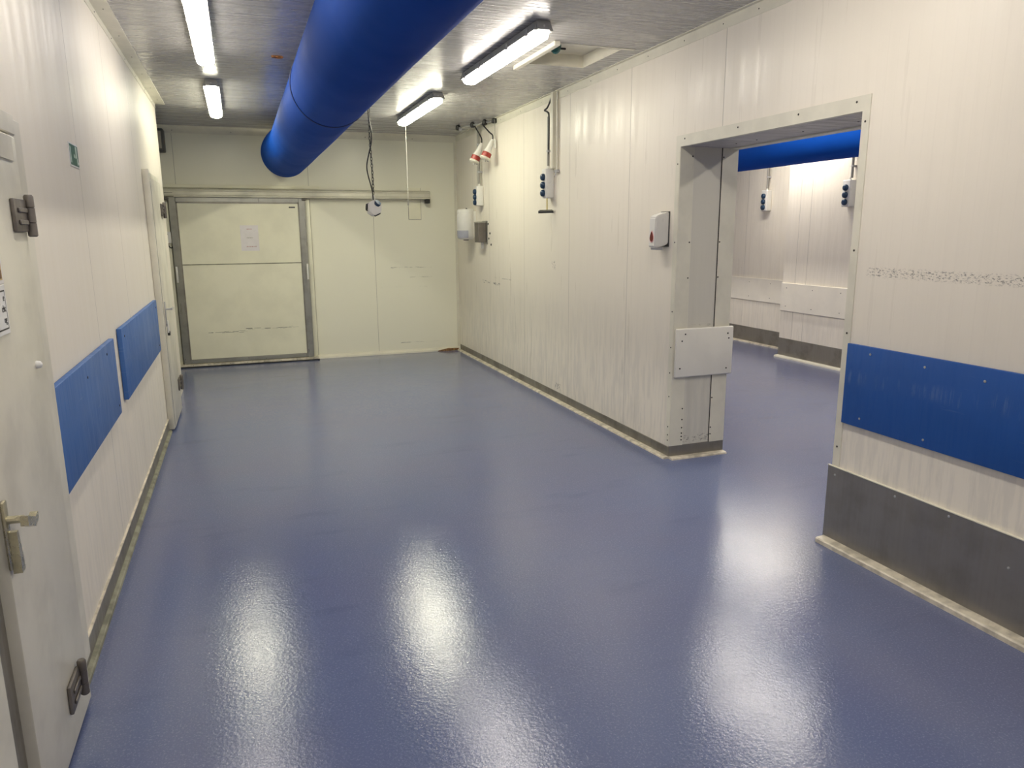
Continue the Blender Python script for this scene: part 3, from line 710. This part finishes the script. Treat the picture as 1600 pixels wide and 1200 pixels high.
obj('shackle', T([(hx+.02, hy, hz+.066), (hx+.012, hy, hz+.09), (hx-.004, hy, hz+.118), (hx-.016, hy, hz+.09), (hx-.012, hy, hz+.066)], .0035), 'rivet', pcu, 40)
bm = bmesh.new(); z = hz+.118; k = 0
while z < H-.01:
    a = (PI/2 if k % 2 else 0)+.35
    wob = .006*math.sin(z*7)
    tube(bm, [(hx-.006+wob+.0085*math.cos(t)*math.cos(a), hy+.0085*math.cos(t)*math.sin(a), z+.017+.019*math.sin(t)) for t in [i*2*PI/12 for i in range(12)]], .0034, 6, smooth=False, closed=True)
    z += .030; k += 1
obj('chain', bm, 'darkbox', pcu, 40)
obj('cable', T([(hx-.004, hy, hz+.07), (hx-.010, hy-.01, hz+.14), (hx-.022, hy-.012, hz+.20), (hx-.045, hy-.01, hz+.30), (hx-.050, hy-.008, hz+.38), (hx-.022, hy-.012, hz+.50), (hx-.002, hy-.01, hz+.57), (hx+.006, hy-.008, hz+.66), (hx-.010, hy-.01, hz+.76), (hx-.018, hy-.01, hz+.86), (hx-.012, hy, H-.002)], .0055, seg=8), 'black', pcu, 50)
obj('ceiling_hook', Lt((hx-.008, hy, H), (0, 0, -1), [(0, .018), (.008, .018), (.012, .006)], 12), 'zinc', pcu)

# ------------------------------------------------------------------ socket strips
def socket_strip(label, x, y, z0, z1, w_, dp, group='white socket strips with blue caps', hang=None):
    """box on a wall facing -X: x = wall, y = centre"""
    t_ = thing('socket_strip', label, 'socket box', (x, y, (z0+z1)/2), group)
    bx = obj('box', B(x-dp, x, y-w_/2, y+w_/2, z0, z1, .012, 3), 'plastic', t_, 40)
    h_ = (z1-z0)
    for k in range(3):
        zc = z0+h_*(.17+.27*k)
        obj('socket', Lt((x-dp, y, zc), (-1, 0, 0), [(-.002, w_*.30), (.012, w_*.30), (.022, w_*.28), (.030, w_*.2), (.032, .004)], 20), 'bluecap', t_, 40)
    obj('cable_gland', Lt((x-dp*.45, y, z1), (0, 0, 1), [(-.002, .016), (.012, .016), (.016, .011), (.03, .010)], 12), 'plastic', t_, 40)
    return t_
s1 = socket_strip('white socket strip with three blue caps beside the cable trunking, yellow pull cord below', XR, 6.49, 1.90, 2.165, .105, .085)
s2 = socket_strip('white socket strip with three blue caps above the towel dispenser', XR, 8.60, 1.90, 2.13, .105, .085)
s3 = socket_strip('white socket strip on the back wall of the adjoining room', XF, 8.50, 1.85, 2.13, .115, .09)
s4 = socket_strip('white socket strip on the projecting wall of the adjoining room, beside the doorway edge', XP, 6.60, 1.845, 2.135, .115, .09)
def conduit(label, x, y, z0, z1, r=.011, off=.035, clips=(), cab=None, second=None):
    t_ = thing('cable_conduit', label, 'conduit', (x, y, z0))
    obj('pipe', T([(x-off, y, z0), (x-off, y, z1)], r, smooth=False), 'conduit', t_, 60)
    if second:
        obj('pipe', T([(x-.02, y-second, z0+.01), (x-.02, y-second, z1-.06)], r*.7, smooth=False), 'conduit', t_, 60)
    for z in clips: obj('clip', B(x-off-r-.003, x, y-.016, y+.012, z-.010, z+.010, .002, 1), 'plasticg', t_)
    return t_
cn1 = conduit('dark grey conduit above the socket strip beside the trunking', XR, 6.49, 2.19, 2.62, .012, .04, (2.32,), second=.043)
obj('cable', T([(XR-.04, 6.49, 2.2), (XR-.042, 6.475, 2.60), (XR-.045, 6.50, 2.66), (XR-.05, 6.56, 2.685), (XR-.045, 6.51, 2.70), (XR-.035, 6.465, 2.75), (XR-.02, 6.452, 2.81)], .008, seg=8), 'black', cn1, 50)
cn2 = conduit('dark grey conduit above the socket strip over the towel dispenser', XR, 8.60, 2.155, 2.80, .016, .04, (2.29, 2.6))
conduit('conduit above the socket strip on the back wall of the adjoining room', XF, 8.50, 2.15, H, .014, .04, (2.3,))
conduit('conduit above the socket strip on the projecting wall of the adjoining room', XP, 6.58, 2.155, H, .014, .04, (2.28,), second=.07)
# trunking
tr = thing('cable_trunking', 'white vertical cable trunking on the right wall up to the ceiling', 'trunking', (XR, 6.39, 2.1))
obj('channel', B(XR-.045, XR, 6.385, 6.435, 2.16, H-.005, .003, 1), 'trim', tr)
obj('pipe', T([(XR-.016, 6.345, 2.13), (XR-.016, 6.345, H-.01)], .010, smooth=False), 'trim', tr, 60)
bm = B(XR-.035, XR, 6.32, 6.37, 2.12, 2.145, .004, 1); tube(bm, [(XR-.03, 6.33, 2.12), (XR-.035, 6.35, 2.095), (XR-.03, 6.37, 2.085)], .004)
obj('end_clip', bm, 'plasticg', tr)
# pull handle
ph = thing('pull_switch', 'dark bar handle on a yellow cord below the socket strip', 'pull handle', (XR-.06, 6.50, 1.78))
obj('cord', T([(XR-.06, 6.47, 1.905), (XR-.06, 6.47, 1.79)], .005, smooth=False), 'yellow', ph, 60)
obj('bar', T([(XR-.135, 6.50, 1.775), (XR+-.008, 6.44, 1.778)], .0125, smooth=False), 'darkbox', ph, 60)
obj('bar_top', T([(XR-.125, 6.497, 1.787), (XR-.018, 6.445, 1.790)], .008, smooth=False), 'trim_green', ph, 60)

# ------------------------------------------------------------------ towel dispenser and steel box
td = thing('towel_dispenser', 'white rounded roll dispenser with a grey window by the back corner', 'dispenser', (XR, 8.93, 1.5))
bm = bmesh.new(); rings = []
def capsule_ring(z, k):
    R_ = .115*k; return [bm.verts.new((XR-.115-R_*.93*math.cos(a) if True else 0, 8.93+R_*math.sin(a), z)) for a in [i*2*PI/36 for i in range(36)]]
for z, k in ((1.505, .55), (1.508, .80), (1.52, .93), (1.55, 1), (1.80, 1.0), (1.845, .99), (1.862, .94), (1.871, .84), (1.873, .5)): rings.append(capsule_ring(z, k))
for A, B_ in zip(rings, rings[1:]):
    for k in range(36): bm.faces.new((A[k], A[(k+1) % 36], B_[(k+1) % 36], B_[k]))
bm.faces.new(rings[0][::-1]); bm.faces.new(rings[-1])
obj('cover', bm, 'plastic', td, 50)
bm = bmesh.new(); rg = []
for z in (1.525, 1.55, 1.615):
    kk = .95 if z < 1.53 else 1
    rg.append([bm.verts.new((XR-.115-.1095*kk*math.cos(a), 8.93-.1175*kk*math.sin(a), z)) for a in [-.75+i*(2.3)/14 for i in range(15)]])
for A, B_ in zip(rg, rg[1:]):
    for k in range(14): bm.faces.new((A[k], A[k+1], B_[k+1], B_[k]))
obj('window', bm, 'smoke', td, 50)
obj('nozzle', Lt((XR-.115, 8.93, 1.507), (0, 0, -1), [(0, .035), (.012, .033), (.014, .02)], 20), 'darkbox', td, 40)
obj('back_plate', B(XR-.10, XR, 8.85, 9.01, 1.53, 1.85, .01), 'plastic', td, 40)
obj('key_lock', Lt((XR-.10, 8.94, 1.872), (0, 0, 1), [(0, .012), (.012, .010), (.014, .004)], 12), 'black', td, 40)
bxx = thing('steel_box', 'small brown grey steel box on the wall in front of the roll dispenser', 'box', (XR, 8.52, 1.45))
obj('case', B(XR-.11, XR-.008, 8.44, 8.59, 1.475, 1.71, .004, 1), 'zinc', bxx)
obj('lid', B(XR-.112, XR-.006, 8.436, 8.594, 1.700, 1.716, .002, 1), 'steel', bxx)
obj('back_plate', B(XR-.008, XR, 8.41, 8.60, 1.455, 1.725, .001, 1), 'steel', bxx)
obj('spout', B(XR-.06, XR-.035, 8.47, 8.50, 1.40, 1.476, .002, 1), 'plasticg', bxx)
for i, (y, z) in enumerate(((8.39, 1.69), (8.33, 1.58), (8.37, 1.52), (8.29, 1.45))):
    w_ = obj('wall_plug', Lt((XR, y, z), (-1, 0, 0), [(0, .013), (.006, .012), (.007, .005)], 10), 'darkbox', None, 40)
    tag(w_, ['topmost dark plug hole beside the steel box', 'second dark plug hole down beside the steel box', 'third dark plug hole down beside the steel box', 'lowest dark plug hole beside the steel box'][i], 'wall plug', 'plug holes beside the steel box')

# ------------------------------------------------------------------ red couplings hanging at the ceiling
bar = thing('ceiling_bracket', 'chrome bracket with black clamps at the ceiling above the red plugs', 'bracket', (2.66, 8.35, H))
obj('bar', T([(XR-.26, 8.75, H-.032), (XR-.02, 8.05, H-.026)], .010, smooth=False), 'rivet', bar, 40)
for (x, y) in ((XR-.25, 8.72), (XR-.155, 8.45), (XR-.085, 8.22), (XR-.028, 8.06)):
    bm = Lt((x, y, H), (0, 0, -1), [(0, .016), (.012, .028), (.046, .030), (.056, .02)], 14); obj('clamp', bm, 'black', bar, 40)
obj('knob', Lt((XR-.24, 8.66, H-.05), (-.3, -1, -.3), [(0, .012), (.02, .02), (.032, .012)], 12), 'rivet', bar, 40)
def cee(label, x, y, z, top):
    t_ = thing('power_plug', label, 'plug', (x, y, z), 'hanging red power plugs')
    ax = Vector((-.42, .0, -.90)).normalized(); b0 = Vector((x, y, z))
    obj('grip', Lt(b0-ax*.155, ax, [(0, .014), (.01, .020), (.05, .028), (.10, .032), (.12, .038), (.155, .046)], 20), 'plastic', t_, 40)
    obj('collar', Lt(b0, ax, [(0, .046), (.004, .053), (.050, .053), (.055, .050)], 24), 'red', t_, 40)
    obj('lid', Lt(b0+ax*.055, ax, [(0, .058), (.018, .060), (.026, .050)], 24), 'trim', t_, 40)
    e = b0+ax*.07
    bm = bmesh.new()
    for dx, dy in ((.0, .012), (.03, -.012)): tube(bm, [e+Vector((dx, dy, 0)), e+Vector((dx, dy, -.035))], .011, smooth=False)
    obj('prong', bm, 'conduit', t_, 40)
    p0 = b0-ax*.15
    obj('cable', T([p0, p0+Vector((.0, .0, .05)), (Vector(top)+p0)/2+Vector((.012, -.02, .0)), Vector(top)], .008, seg=8), 'black', t_, 50)
cee('red and white hanging plug farther back, behind the other one', 2.615, 8.28, 2.44, (XR-.135, 8.42, H-.05))
cee('red and white hanging plug nearer the viewer, in front of the other one', 2.665, 8.04, 2.455, (XR-.12, 8.20, H-.05))
pn2 = thing('pendant_wire', 'thin wire with a pale weight beside the hanging red plugs', 'wire', (XR-.03, 8.05, 2.5))
obj('wire', T([(XR-.03, 8.03, H-.02), (XR-.03, 8.03, 2.60)], .003, smooth=False), 'conduit', pn2)
obj('weight', Lt((XR-.03, 8.03, 2.60), (0, 0, -1), [(0, .006), (.02, .014), (.09, .016), (.10, .008)], 12), 'plastic', pn2, 40)

# ------------------------------------------------------------------ soap dispenser by the doorway
so = thing('soap_dispenser', 'white soap dispenser with a red drop window left of the doorway', 'dispenser', (XR, 4.52, 1.6))
bm = bmesh.new()
y0, y1_ = 4.455, 4.56
A = [(XR, y0, 1.725), (XR-.002, y0, 1.50), (XR-.095, y0+.008, 1.485), (XR-.098, y0+.008, 1.695)]
pts_n = [(XR, 1.725), (XR-.088, 1.700), (XR-.100, 1.685), (XR-.104, 1.49), (XR-.092, 1.482), (XR-.02, 1.500), (XR, 1.515)]
prism(bm, [(x, y0, z) for x, z in pts_n], (0, y1_-y0, 0))
for v in bm.verts:
    k = (XR-v.co.x)/.104
    v.co.y = 4.507+(v.co.y-4.507)*(1-.22*k)
bmesh.ops.bevel(bm, geom=bm.edges[:], offset=.006, segments=2, affect='EDGES')
cv = obj('cover', bm, 'plastic', so, 35)
def drop(xo, s, th):
    pts = []
    for i in range(24):
        a = 2*PI*i/24; r_ = .021*s
        yy = r_*math.sin(a)*math.sin(a/2)**1.0; zz = -r_*math.cos(a)*1.55
        pts.append((XR-.104-xo, 4.507+yy*1.25, 1.560-(-zz)*-1))
    return Pr([(p[0], p[1], p[2]) for p in pts], (-th, 0, 0))
obj('drop_rim', drop(-.001, 1.25, .0025), 'pinkrim', cv)
obj('drop_window', drop(.0012, 1.0, .003), 'dkred', cv)
obj('push_lever', B(XR-.092, XR-.03, 4.475, 4.54, 1.468, 1.492, .006), 'plasticg', so, 40)
obj('back_plate', B(XR-.006, XR, 4.448, 4.562, 1.49, 1.728, .002, 1), 'darkbox', so)

# small white tie poking out behind the jamb
wt = thing('cable_tie', 'thin white tie sticking out behind the near doorway edge', 'tie', (XW, 2.9, .6))
obj('strap', T([(XW-.02, 2.826, .67), (XW-.02, 2.87, .655), (XW-.0, 2.98, .625)], .0035, seg=6), 'white', wt)
